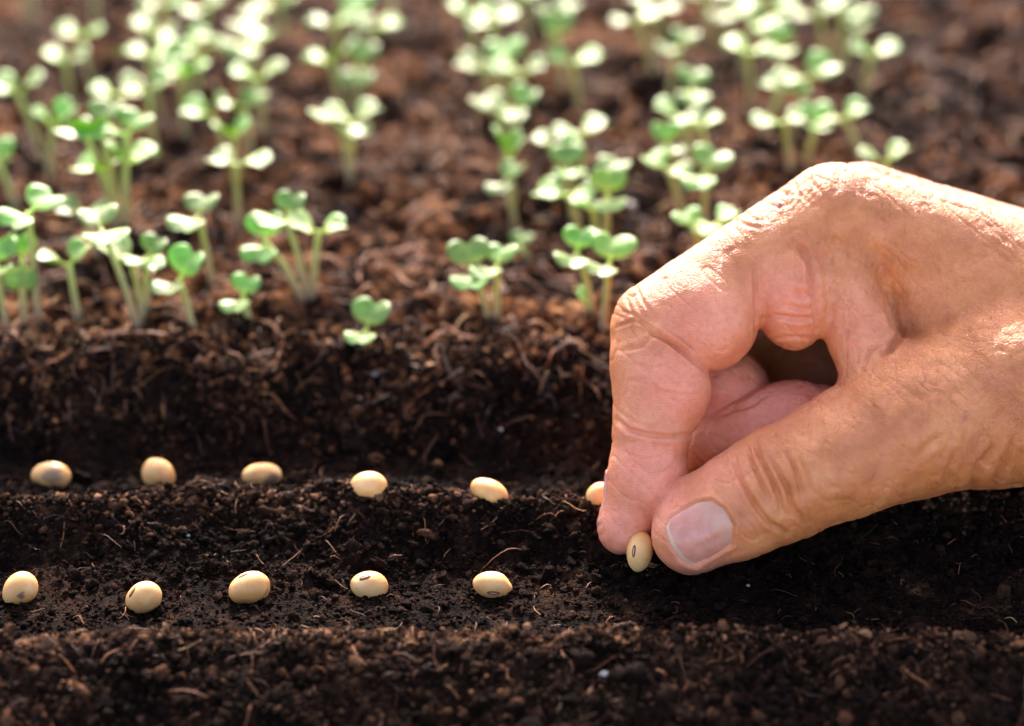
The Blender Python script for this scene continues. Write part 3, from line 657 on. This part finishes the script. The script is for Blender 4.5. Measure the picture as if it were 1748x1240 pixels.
def sdf(p):
    # metacarpals and wrist
    d = cone(p, (1424, 374, 46.3, 1.12), (1950, 560, 46.9, 1.5))
    d = smin(d, cone(p, (1470, 362, 47.9, 1.02), (1950, 545, 48.4, 1.5)), 0.5)
    d = smin(d, cone(p, (1515, 415, 49.4, 1.0), (1950, 570, 49.6, 1.4)), 0.5)
    d = smin(d, cone(p, (1560, 500, 50.6, 0.95), (1950, 610, 50.4, 1.4)), 0.5)
    d = smin(d, cone(p, (1960, 600, 48.6, 2.55), FA), 0.9)
    d = smin(d, ell(p, (1690, 590, 46.4), (2.3, 1.9, 1.45), -12), 0.7)            # first interosseous
    d = smin(d, cone(p, (1530, 640, 49.0, 1.35), (1900, 650, 48.8, 1.9)), 0.6)      # palm heel
    d = smin(d, cone(p, (1430, 455, 45.9, 0.74), (1483, 610, 45.35, 0.70)), 0.20)  # web fold
    d = smin(d, ell(p, (1420, 650, 49.2), (1.4, 1.5, 1.0)), 0.3)                   # palm seen through the gap
    # thumb
    th = chain(p, [(1182, 911, 44.35, 0.80), (1262, 864, 44.35, 0.99), (1332, 827, 44.45, 1.09), (1445, 776, 44.65, 1.21), (1545, 726, 44.95, 1.44), (1700, 672, 45.8, 1.85), (1930, 630, 46.6, 2.2)], 0.25)
    th = smin(th, ball(p, (1194, 882, 44.65, 0.83)), 0.2)
    d = smin(d, th, 0.30)
    # index
    d = smin(d, ell(p, (1348, 498, 45.6), (0.80, 1.18, 0.85), 8), 0.22)
    prox = cone(p, (1424, 374, 46.3, 1.12), (1128, 562, 45.55, 1.0))
    prox = smin(prox, ell(p, (1206, 547, 45.35), (1.04, 1.02, 0.95), 20), 0.20)
    d = smin(d, prox, 0.05)
    mid = chain(p, [(1127, 563, 45.55, 0.99), (1124, 620, 45.3, 0.93), (1112, 742, 45.1, 0.76)], 0.15)
    mid = smin(mid, ell(p, (1140, 658, 45.15), (0.84, 1.02, 0.86), 10), 0.16)
    dis = chain(p, [(1112, 742, 45.1, 0.75), (1101, 820, 45.2, 0.72), (1064, 904, 45.2, 0.51)], 0.2)
    dis = smin(dis, ell(p, (1108, 805, 45.05), (0.74, 0.95, 0.72), 8), 0.12)
    mid = smin(mid, dis, 0.07)
    d = smin(d, mid, 0.045)
    # middle
    mp_ = cone(p, (1470, 362, 47.9, 1.02), (1165, 545, 47.6, 0.95))
    mm_ = chain(p, [(1165, 545, 47.6, 0.95), (1196, 640, 47.3, 0.93), (1205, 752, 47.0, 0.86)], 0.12)
    mm_ = smin(mm_, ell(p, (1230, 658, 46.9), (1.02, 0.84, 0.85), -20), 0.12)
    md_ = chain(p, [(1208, 770, 46.75, 0.80), (1290, 750, 46.35, 0.88), (1405, 722, 46.25, 0.76)], 0.15)
    md_ = smin(md_, ell(p, (1348, 727, 46.15), (1.12, 0.92, 0.84), 8), 0.15)
    mf = smin(smin(mp_, mm_, 0.05), md_, 0.05)
    d = smin(d, mf, 0.05)
    # ring and little finger, curled behind
    rf = chain(p, [(1515, 415, 49.4, 1.0), (1235, 585, 49.2, 0.88)], 0.1)
    rf = smin(rf, chain(p, [(1235, 585, 49.2, 0.88), (1255, 730, 48.8, 0.80), (1380, 760, 48.4, 0.74), (1440, 740, 48.3, 0.68)], 0.08), 0.05)
    d = smin(d, rf, 0.05)
    lf = chain(p, [(1560, 500, 50.6, 0.95), (1385, 600, 50.7, 0.80)], 0.1)
    lf = smin(lf, chain(p, [(1385, 600, 50.7, 0.80), (1375, 715, 50.3, 0.74), (1460, 745, 49.9, 0.62)], 0.08), 0.05)
    d = smin(d, lf, 0.05)
    return d
HV = 0.034
lo = np.array([1.0, -5.0, 42.5]); hi = np.array([17.0, 5.2, 52.4])
nb_ = np.ceil((hi - lo) / (HV * 16)).astype(int); NG = nb_ * 16 + 1
Fd = np.ones(tuple(NG), np.float32)
bc = np.stack(np.meshgrid(*[np.arange(n) for n in nb_], indexing='ij'), -1).reshape(-1, 3)
cen = lo + (bc * 16 + 8) * HV
dc = np.concatenate([sdf(c) for c in np.array_split(cen, 8)])
o16 = np.stack(np.meshgrid(*[np.arange(17)] * 3, indexing='ij'), -1).reshape(-1, 3)
for b_, dv in zip(bc, dc):
    sl = tuple(slice(q * 16, q * 16 + 17) for q in b_)
    if abs(dv) > HV * 16 * 0.5 * 1.9 + 0.15:
        if dv < 0: Fd[sl] = np.minimum(Fd[sl], -1) if dv < 0 else 1
    else:
        Fd[sl] = sdf(lo + (b_ * 16 + o16) * HV).reshape(17, 17, 17)
def surface_nets(Fd):
    S = Fd < 0
    cnt = np.zeros(tuple(np.array(S.shape) - 1), np.uint8)
    cs = [(a, b, c) for a in (0, 1) for b in (0, 1) for c in (0, 1)]
    sh = np.array(S.shape)
    for a, b, c in cs: cnt += S[a:sh[0] - 1 + a, b:sh[1] - 1 + b, c:sh[2] - 1 + c]
    act = (cnt > 0) & (cnt < 8); ids = np.argwhere(act); vid = np.full(act.shape, -1, np.int32); vid[act] = np.arange(len(ids))
    vals = {c: Fd[ids[:, 0] + c[0], ids[:, 1] + c[1], ids[:, 2] + c[2]] for c in cs}
    acc = np.zeros((len(ids), 3)); num = np.zeros(len(ids))
    for a in cs:
        for ax in range(3):
            if a[ax] == 0:
                b = list(a); b[ax] = 1; b = tuple(b); va, vb = vals[a], vals[b]
                m = (va < 0) != (vb < 0); t = np.where(m, va / np.where(m, va - vb, 1), 0)
                p = np.array(a, float)[None] + 0 * acc; p[:, ax] += t
                acc += p * m[:, None]; num += m
    V = ids + acc / num[:, None]
    Fs = []
    for ax in range(3):
        u, v = (ax + 1) % 3, (ax + 2) % 3
        s0 = [slice(None)] * 3; s1 = [slice(None)] * 3; s0[ax] = slice(0, -1); s1[ax] = slice(1, None)
        A, B = S[tuple(s0)], S[tuple(s1)]
        e = np.argwhere(A != B); e = e[(e[:, u] > 0) & (e[:, v] > 0) & (e[:, u] < sh[u] - 1) & (e[:, v] < sh[v] - 1)]
        flip = A[e[:, 0], e[:, 1], e[:, 2]]
        q = []
        for du, dv in ((1, 1), (0, 1), (0, 0), (1, 0)):
            c = e.copy(); c[:, u] -= du; c[:, v] -= dv; q.append(vid[c[:, 0], c[:, 1], c[:, 2]])
        q = np.stack(q, 1); q[~flip] = q[~flip][:, ::-1]; Fs.append(q)
    return V, np.concatenate(Fs)
HVt, HF = surface_nets(Fd)
HVt = lo + HVt * HV
def vnormals(V, F):
    n = np.cross(V[F[:, 2]] - V[F[:, 0]], V[F[:, 3]] - V[F[:, 1]]); o = np.zeros_like(V)
    for k in range(4):
        for c in range(3): o[:, c] += np.bincount(F[:, k], n[:, c], minlength=len(V))
    return o / (np.linalg.norm(o, axis=1, keepdims=True) + 1e-12)
Nn = vnormals(HVt, HF)
e_ = 0.02
if (sdf(HVt[:50] + Nn[:50] * e_) < sdf(HVt[:50])).mean() > 0.5: HF = HF[:, ::-1].copy(); Nn = -Nn
# sculpt: creases and bulges given where they lie on the side of the hand that faces the thumb
px_ = HVt[:, 0] / (K * HVt[:, 2]) + 874; py_ = 620 - HVt[:, 1] / (K * HVt[:, 2])
vd = HVt / np.linalg.norm(HVt, axis=1, keepdims=True) * np.array([1, 1, 1]); facing = -(Nn * vd).sum(1)
ci = np.clip(((px_ - 980) / 6).astype(int), 0, 400) * 200 + np.clip(((py_ - 200) / 6).astype(int), 0, 199)
zb = np.full(401 * 200, 99.0); np.minimum.at(zb, ci, HVt[:, 2])
front = np.clip((facing + 0.05) / 0.25, 0, 1) * np.clip(1 - (HVt[:, 2] - zb[ci] - 0.35) / 0.25, 0, 1)
disp = np.zeros(len(HVt))
def polyd(pts):
    best = np.full(len(px_), 1e9); bt = np.zeros(len(px_)); L = len(pts) - 1
    for i in range(L):
        a, b = np.array(pts[i], float), np.array(pts[i + 1], float); ba = b - a
        t = np.clip(((px_ - a[0]) * ba[0] + (py_ - a[1]) * ba[1]) / (ba @ ba), 0, 1)
        dd = np.hypot(px_ - a[0] - t * ba[0], py_ - a[1] - t * ba[1]); m = dd < best; best[m] = dd[m]; bt[m] = (i + t[m]) / L
    return best, bt
def crease(pts, wd, dep, lip=0.35):
    global disp
    x0, x1_ = min(p[0] for p in pts) - 40, max(p[0] for p in pts) + 40
    b, t = polyd(pts); prof = np.sin(np.clip(t, 0.02, 0.98) * math.pi) ** 0.6
    disp = disp + front * prof * dep * 2.1 * (-np.exp(-(b / wd) ** 2) + lip * np.exp(-((b - wd * 2.0) / (wd * 1.1)) ** 2))
#@@CREASES
CR = [
 ([(1252, 778), (1262, 812), (1282, 852), (1312, 893), (1344, 912)], 4.5, .040),
 ([(1276, 762), (1284, 790), (1300, 828), (1322, 862)], 3.5, .030),
 ([(1288, 748), (1296, 780), (1316, 812), (1330, 850), (1336, 880)], 4.5, .045),
 ([(1306, 775), (1330, 810), (1344, 832), (1350, 862), (1372, 895)], 4.5, .042),
 ([(1336, 760), (1352, 790), (1366, 828), (1372, 868)], 4, .028),
 ([(1362, 770), (1378, 806), (1386, 840)], 3.5, .018),
 ([(1318, 740), (1334, 752), (1352, 760)], 3.5, .016),
 ([(1052, 716), (1074, 735), (1110, 744), (1150, 746), (1180, 742)], 4, .035),
 ([(1058, 704), (1085, 722), (1120, 732)], 3, .012),
 ([(1092, 646), (1130, 670), (1170, 676), (1206, 668)], 3, .012),
 ([(1060, 600), (1095, 590), (1118, 572)], 4, .022),
 ([(1050, 560), (1082, 548), (1120, 562)], 3, .018),
 ([(1056, 530), (1078, 536), (1108, 556)], 2.6, .012),
 ([(1296, 548), (1330, 540), (1362, 545), (1392, 542)], 4.5, .030),
 ([(1300, 582), (1340, 576), (1396, 578)], 3.5, .014),
 ([(1350, 496), (1372, 505), (1390, 500)], 6, .03),
 ([(1340, 520), (1366, 528), (1390, 525)], 3.5, .02),
 ([(1287, 455), (1291, 500), (1292, 540), (1290, 590)], 4.0, .030),
 ([(1362, 412), (1382, 450), (1388, 500), (1396, 560)], 6.0, .055),
 ([(1412, 470), (1440, 500), (1462, 530), (1480, 560)], 3, .012),
 ([(1538, 572), (1528, 545), (1514, 505), (1502, 455), (1494, 400)], 20, .018),
 ([(1540, 574), (1530, 560), (1522, 540), (1514, 515)], 6, .03),
 ([(1104, 566), (1122, 571), (1152, 588), (1186, 616), (1216, 642)], 5, .06),
 ([(1126, 560), (1160, 576), (1190, 600)], 3, .014),
 ([(1070, 620), (1110, 628), (1150, 622)], 2.6, .010),
 ([(1060, 770), (1090, 782), (1120, 784)], 2.6, .008),
 ([(1540, 568), (1532, 580), (1520, 596), (1500, 612)], 6, .06),
 ([(1546, 562), (1600, 585), (1660, 600)], 10, .03),
 ([(1470, 632), (1486, 600), (1520, 585)], 4, .03),
 ([(1425, 528), (1450, 525), (1478, 530)], 3, .012),
 ([(1430, 560), (1455, 572), (1490, 578)], 3, .012),
 ([(1700, 760), (1672, 800), (1650, 845)], 7, .05),
 ([(1735, 745), (1715, 790), (1690, 835)], 6, .035),
 ([(1640, 760), (1620, 800), (1610, 835)], 6, .025),
 ([(1560, 790), (1580, 765), (1620, 740)], 7, .02),
 ([(1222, 712), (1250, 700), (1284, 690), (1306, 672)], 4, .03),
 ([(1320, 322), (1342, 330), (1372, 330)], 3.5, .018),
 ([(1300, 345), (1330, 352), (1350, 345)], 3.5, .016),
 ([(1352, 298), (1360, 325), (1378, 345)], 3, .014),
 ([(1376, 288), (1388, 312), (1402, 330)], 3, .014),
 ([(1250, 372), (1272, 385), (1300, 390)], 3.5, .016),
 ([(1270, 362), (1290, 376), (1310, 375)], 3, .012),
 ([(1085, 485), (1095, 510), (1112, 535)], 3, .015),
 ([(1068, 505), (1076, 528), (1092, 548)], 3, .014),
]
for pts, wd, dep in CR: crease(pts, wd, dep)
# fine parallel folds over the knuckle and the web (real relief)
def patch(cx, cy, rx, ry): return np.exp(-((px_ - cx) / rx) ** 2 - ((py_ - cy) / ry) ** 2)
wob = 10 * vn2(px_ / 60, py_ / 60, 400) + 4 * vn2(px_ / 22, py_ / 22, 401)
ph1 = ((px_ - 1400) + 0.25 * (py_ - 400) + wob) / 13.0
disp -= front * 0.018 * patch(1480, 430, 95, 90) * np.maximum(0, np.cos(ph1 * 2 * math.pi)) ** 2
ph2 = ((py_ - 300) * 0.8 + (px_ - 1350) * 0.8 + wob * 1.4) / 12.0
disp -= front * 0.018 * patch(1340, 330, 70, 35) * np.maximum(0, np.cos(ph2 * 2 * math.pi)) ** 2
q3 = HVt
disp += 0.022 * vn3(q3[:, 0] * 1.3, q3[:, 1] * 1.3, q3[:, 2] * 1.3, 410) * front + 0.008 * vn3(q3[:, 0] * 3.3, q3[:, 1] * 3.3, q3[:, 2] * 3.3, 411)
rd1 = 1 - np.abs(vn3(q3[:, 0] * 3.6 + 0.5 * vn3(q3[:, 0], q3[:, 1], q3[:, 2], 433), q3[:, 1] * 1.1, q3[:, 2] * 1.3, 430)); rd2 = 1 - np.abs(vn3((q3[:, 0] + q3[:, 1]) * 3.2, (q3[:, 0] - q3[:, 1]) * 0.9, q3[:, 2] * 1.3, 431))
rd3 = 1 - np.abs(vn3(q3[:, 0] * 7.5, q3[:, 1] * 2.4, q3[:, 2] * 2.6, 432))
disp -= 0.026 * rd1 ** 12 * np.clip((px_ - 1230) / 120, 0.3, 1) + 0.026 * rd2 ** 12 + 0.014 * rd3 ** 10 * np.clip((px_ - 1280) / 100, 0, 1)
dorsal = np.clip(Nn[:, 1] * 0.9 + 0.2 + np.clip((px_ - 1400) / 600, 0, 0.5), 0, 1)
disp += 0.007 * dorsal * vn3(q3[:, 0] * 7, q3[:, 1] * 7, q3[:, 2] * 7, 412)
# thumb nail bed
FE = [(1142, 883), (1137, 904), (1145, 931), (1162, 955), (1187, 966)]      # free edge
BE = [(1190, 858), (1215, 853), (1238, 869), (1253, 898), (1250, 929)]      # cuticle
def lerp_poly(pl, t):
    pl = np.array(pl, float); s = t * (len(pl) - 1); i = np.minimum(s.astype(int), len(pl) - 2); f = (s - i)[:, None]
    return pl[i] * (1 - f) + pl[i + 1] * f
loop = np.array(FE + BE[::-1], float)
inside = np.zeros(len(px_), bool); j = len(loop) - 1
for i in range(len(loop)):
    xi, yi, xj, yj = *loop[i], *loop[j]
    c = ((yi > py_) != (yj > py_)) & (px_ < (xj - xi) * (py_ - yi) / (yj - yi + 1e-9) + xi); inside ^= c; j = i
bd, _ = polyd([tuple(p) for p in np.vstack([loop, loop[:1]])])
sd = np.where(inside, -bd, bd)
onth = front * (px_ < 1300) * (py_ > 820)
disp += onth * (-0.030 * np.clip((3 - sd) / 6, 0, 1) + 0.042 * np.exp(-((sd - 6) / 4.5) ** 2) * np.clip((px_ - 1130) / 40, 0, 1))
selN = (onth > 0.8) & (sd < 10)
if selN.sum() > 30:
    X = (px_[selN] - 1195) / 60; Y = (py_[selN] - 910) / 60
    A_ = np.stack([np.ones_like(X), X, Y, X * X, X * Y, Y * Y, X**3, Y**3, X*X*Y, X*Y*Y], 1); cf, *_ = np.linalg.lstsq(A_, HVt[selN][:, 2], rcond=None)
HVt = HVt + Nn * disp[:, None]

# masks for skin colour: pale pink finger pads against the tanned back of the hand
def near_(c, s): return np.exp(-(((HVt - pd(*c)) ** 2).sum(1)) / s ** 2)
pink = np.zeros(len(HVt))
for c, s, a in [((1206, 560, 44.6), 1.0, .75), ((1345, 520, 44.8), .85, .75), ((1150, 660, 44.4), 1.0, .85), ((1105, 810, 44.4), 1.0, 1.0), ((1064, 905, 44.8), .8, 1.0),
                ((1250, 700, 46.4), 1.2, .9), ((1345, 720, 45.8), 1.3, 1.25), ((1140, 860, 44.2), .75, .9), ((1190, 960, 44.0), .8, .75), ((1215, 800, 44.2), .9, .6), ((1460, 560, 44.7), .9, .45),
                ((1330, 800, 44.2), .6, .1)]:
    pink = np.maximum(pink, a * near_(c, s))
pink = np.clip(pink * 1.25, 0, 1)
spot = np.zeros(len(HVt))
for (x, y, s, a) in [(1330, 350, 9, .9), (1300, 388, 7, .3), (1648, 712, 7, .6), (1612, 570, 6, .5), (1510, 712, 5, .35), (1450, 690, 4, .3), (1570, 360, 5, .3), (1700, 800, 10, .3)]:
    spot = np.maximum(spot, a * front * np.exp(-((px_ - x) ** 2 + (py_ - y) ** 2) / s ** 2))
rough = np.clip(dorsal, 0, 1)

m_skin, nk, bk = new_mat('skin')
atk = N(nk, 'ShaderNodeAttribute', attribute_name='skin'); sep = N(nk, 'ShaderNodeSeparateColor'); nk.links.new(atk.outputs[0], sep.inputs[0])
tck = N(nk, 'ShaderNodeTexCoord')
kz = N(nk, 'ShaderNodeTexNoise', i_Scale=1.1, i_Detail=5.0, i_Roughness=0.6); nk.links.new(tck.outputs['Object'], kz.inputs['Vector'])
kf = N(nk, 'ShaderNodeTexNoise', i_Scale=7.0, i_Detail=4.0, i_Roughness=0.65); nk.links.new(tck.outputs['Object'], kf.inputs['Vector'])
tan_ = ramp(nk, kz.outputs[0], [(0.34, (0.47, 0.140, 0.036)), (0.50, (0.60, 0.200, 0.055)), (0.66, (0.72, 0.27, 0.088))])
pnk = ramp(nk, kz.outputs[0], [(0.35, (0.84, 0.245, 0.13)), (0.65, (0.90, 0.33, 0.20))])
cskin = mixc(nk, sep.outputs[0], tan_, pnk)
kg = N(nk, 'ShaderNodeTexNoise', i_Scale=2.8, i_Detail=3.0); nk.links.new(tck.outputs['Object'], kg.inputs['Vector'])
cskin = mixc(nk, math_n(nk, 'MULTIPLY', ramp(nk, kg.outputs[0], [(0.42, 0.0), (0.68, 1.0)]), 0.25), cskin, (0.80, 0.26, 0.14))
cskin = mixc(nk, math_n(nk, 'MULTIPLY', ramp(nk, kf.outputs[0], [(0.45, 0.0), (0.75, 1.0)]), 0.45), cskin, (0.52, 0.15, 0.055))
cskin = mixc(nk, sep.outputs[1], cskin, (0.45, 0.10, 0.06))
nk.links.new(cskin, bk.inputs['Base Color'])
bk.inputs['Subsurface Weight'].default_value = 0.25; bk.inputs['Subsurface Radius'].default_value = (0.30, 0.10, 0.05); bk.inputs['Subsurface Scale'].default_value = 0.3
bk.inputs['Roughness'].default_value = 0.48; bk.inputs['Specular IOR Level'].default_value = 0.5
# fine skin relief: crossing creases on the tanned skin, print ridges on the pads
nd = N(nk, 'ShaderNodeTexNoise', i_Scale=2.5, i_Detail=2.0); nk.links.new(tck.outputs['Object'], nd.inputs['Vector'])
vm = N(nk, 'ShaderNodeVectorMath', operation='MULTIPLY_ADD'); nk.links.new(nd.outputs[1], vm.inputs[0]); vm.inputs[1].default_value = (0.25, 0.25, 0.25); nk.links.new(tck.outputs['Object'], vm.inputs[2])
vo = N(nk, 'ShaderNodeTexVoronoi', feature='DISTANCE_TO_EDGE', i_Scale=7.5); nk.links.new(vm.outputs[0], vo.inputs['Vector'])
vo2 = N(nk, 'ShaderNodeTexVoronoi', feature='DISTANCE_TO_EDGE', i_Scale=16.0); nk.links.new(vm.outputs[0], vo2.inputs['Vector'])
e1 = ramp(nk, vo.outputs[0], [(0.0, 0.0), (0.10, 1.0)]); e2 = ramp(nk, vo2.outputs[0], [(0.0, 0.0), (0.14, 1.0)])
eh = math_n(nk, 'ADD', math_n(nk, 'MULTIPLY', e1, 0.6), math_n(nk, 'MULTIPLY', e2, 0.5))
eh = math_n(nk, 'MULTIPLY', eh, math_n(nk, 'ADD', math_n(nk, 'MULTIPLY', sep.outputs[2], 0.9), 0.22))
wv = N(nk, 'ShaderNodeTexWave', wave_type='BANDS', bands_direction='Z', i_Scale=6.0, i_Distortion=3.5, i_Detail=1.0); wv.inputs['Detail Scale'].default_value = 0.35
nk.links.new(tck.outputs['Object'], wv.inputs['Vector'])
wh = math_n(nk, 'MULTIPLY', wv.outputs[1], sep.outputs[0])
bump(nk, bk, [(eh, 0.62, 0.025), (wh, 0.30, 0.012), (kf.outputs[0], 0.3, 0.03)])

W = c2w(HVt[:, 0], HVt[:, 1], HVt[:, 2])
hb = P(1560, 640, 46.5)
root = empty('hand', tuple(hb)); tag(root, 'tanned right hand reaching in from the right, pinching a bean between thumb and forefinger', 'hand')
ho = mesh_obj('skin', W - hb, HF, m_skin, root)
add_attr(ho, 'skin', np.stack([pink, spot, rough], 1))
# nails
m_nail, nn_, bn = new_mat('nail_plate')
atn = N(nn_, 'ShaderNodeAttribute', attribute_name='zone'); sn = N(nn_, 'ShaderNodeSeparateColor'); nn_.links.new(atn.outputs[0], sn.inputs[0])
nzn = N(nn_, 'ShaderNodeTexNoise', i_Scale=5.0, i_Detail=3.0); tn = N(nn_, 'ShaderNodeTexCoord'); nn_.links.new(tn.outputs['Object'], nzn.inputs['Vector'])
c_ = ramp(nn_, nzn.outputs[0], [(0.35, (0.60, 0.225, 0.145)), (0.65, (0.68, 0.29, 0.20))])
c_ = mixc(nn_, math_n(nn_, 'MULTIPLY', sn.outputs[0], 0.5), c_, (0.62, 0.36, 0.235)); c_ = mixc(nn_, sn.outputs[1], c_, (0.66, 0.46, 0.31))
nn_.links.new(c_, bn.inputs['Base Color']); bn.inputs['Roughness'].default_value = 0.2; bn.inputs['Specular IOR Level'].default_value = 0.5
bn.inputs['Subsurface Weight'].default_value = 0.2; bn.inputs['Subsurface Radius'].default_value = (0.15, 0.06, 0.04); bn.inputs['Subsurface Scale'].default_value = 0.5
bump(nn_, bn, [(sn.outputs[2], 0.2, 0.012)])
NU, NV = 26, 30
uu, vv = np.meshgrid(np.linspace(0, 1, NU), np.linspace(0, 1, NV), indexing='ij'); uf, vf = uu.ravel(), vv.ravel()
a_, b2 = lerp_poly(FE, vf), lerp_poly(BE, vf); pp = a_ * (1 - uf[:, None]) + b2 * uf[:, None]
X, Y = (pp[:, 0] - 1195) / 60, (pp[:, 1] - 910) / 60
Z = np.stack([np.ones_like(X), X, Y, X * X, X * Y, Y * Y, X**3, Y**3, X*X*Y, X*Y*Y], 1) @ cf
edge_ = np.maximum(np.abs(vf - 0.5) * 2, np.clip(uf * 2 - 1, 0, 1)) ** 6
Z = Z - 0.012 + 0.045 * edge_
Wn = c2w((pp[:, 0] - 874) * K * Z, (620 - pp[:, 1]) * K * Z, Z)
Z2 = Z + 0.05; Wn2 = c2w((pp[:, 0] - 874) * K * Z2, (620 - pp[:, 1]) * K * Z2, Z2)
idg = np.arange(NU * NV).reshape(NU, NV); Fn = np.stack([idg[:-1, :-1], idg[:-1, 1:], idg[1:, 1:], idg[1:, :-1]], -1).reshape(-1, 4)
n0 = NU * NV; side = []
bdl = list(idg[0, :]) + list(idg[1:, -1]) + list(idg[-1, -2::-1]) + list(idg[-2:0:-1, 0])
for i in range(len(bdl)): a, b = bdl[i], bdl[(i + 1) % len(bdl)]; side.append((b, a, a + n0, b + n0))
Fall = np.concatenate([Fn, Fn[:, ::-1] + n0, np.array(side)])
no = mesh_obj('nail', np.concatenate([Wn, Wn2]) - hb, Fall, m_nail, root)
lun = np.clip((uf - 0.62 - 0.5 * (vf - 0.42) ** 2 + 0.06 * 0) / 0.10, 0, 1); fre = np.clip((0.07 - uf) / 0.04, 0, 1); rid = 0.5 + 0.5 * vn2(vf * 26, uf * 0.8, 3)
zz_ = np.stack([lun, fre, rid], 1); add_attr(no, 'zone', np.concatenate([zz_, zz_])); no['label'] = 'broad thumb nail with a pale half moon'
# forefinger nail, on the far left side of the fingertip
cN = pd(1044, 868, 45.45); ax1 = pd(1024, 908, 45.35) - pd(1052, 828, 45.5); Ln = np.linalg.norm(ax1); ax1 /= Ln
nrm = np.array([-0.80, 0.10, 0.60]); nrm -= ax1 * (nrm @ ax1); nrm /= np.linalg.norm(nrm); sdv = np.cross(ax1, nrm)
vs = []
for lay in (0, 1):
    for i in range(12):
        for j in range(13):
            u, v = i / 11 * 1.12, (j / 12 - 0.5) * 2; rad = 0.56 - 0.06 * u; an = v * 1.0
            dr_ = nrm * math.cos(an) + sdv * math.sin(an); c0_ = pd(1078, 868, 45.2) + ax1 * (u - 0.56) * 0.95
            rr_ = np.linspace(0.2, 1.2, 60); sv_ = sdf(c0_ + rr_[:, None] * dr_); r0_ = rr_[int(np.argmax(sv_ > 0))]
            vs.append(c0_ + dr_ * (r0_ + 0.026 - 0.05 * lay - 0.03 * abs(v) ** 4))
vs = np.array(vs); g = np.arange(156).reshape(12, 13); f_ = np.stack([g[:-1, :-1], g[:-1, 1:], g[1:, 1:], g[1:, :-1]], -1).reshape(-1, 4)
bl_ = list(g[0, :]) + list(g[1:, -1]) + list(g[-1, -2::-1]) + list(g[-2:0:-1, 0]); sd_ = [(bl_[(i + 1) % len(bl_)], bl_[i], bl_[i] + 156, bl_[(i + 1) % len(bl_)] + 156) for i in range(len(bl_))]
n2o = mesh_obj('nail', c2w(vs[:, 0], vs[:, 1], vs[:, 2]) - hb, np.concatenate([f_, f_[:, ::-1] + 156, np.array(sd_)]), m_nail, root)
add_attr(n2o, 'zone', np.zeros((312, 3)))
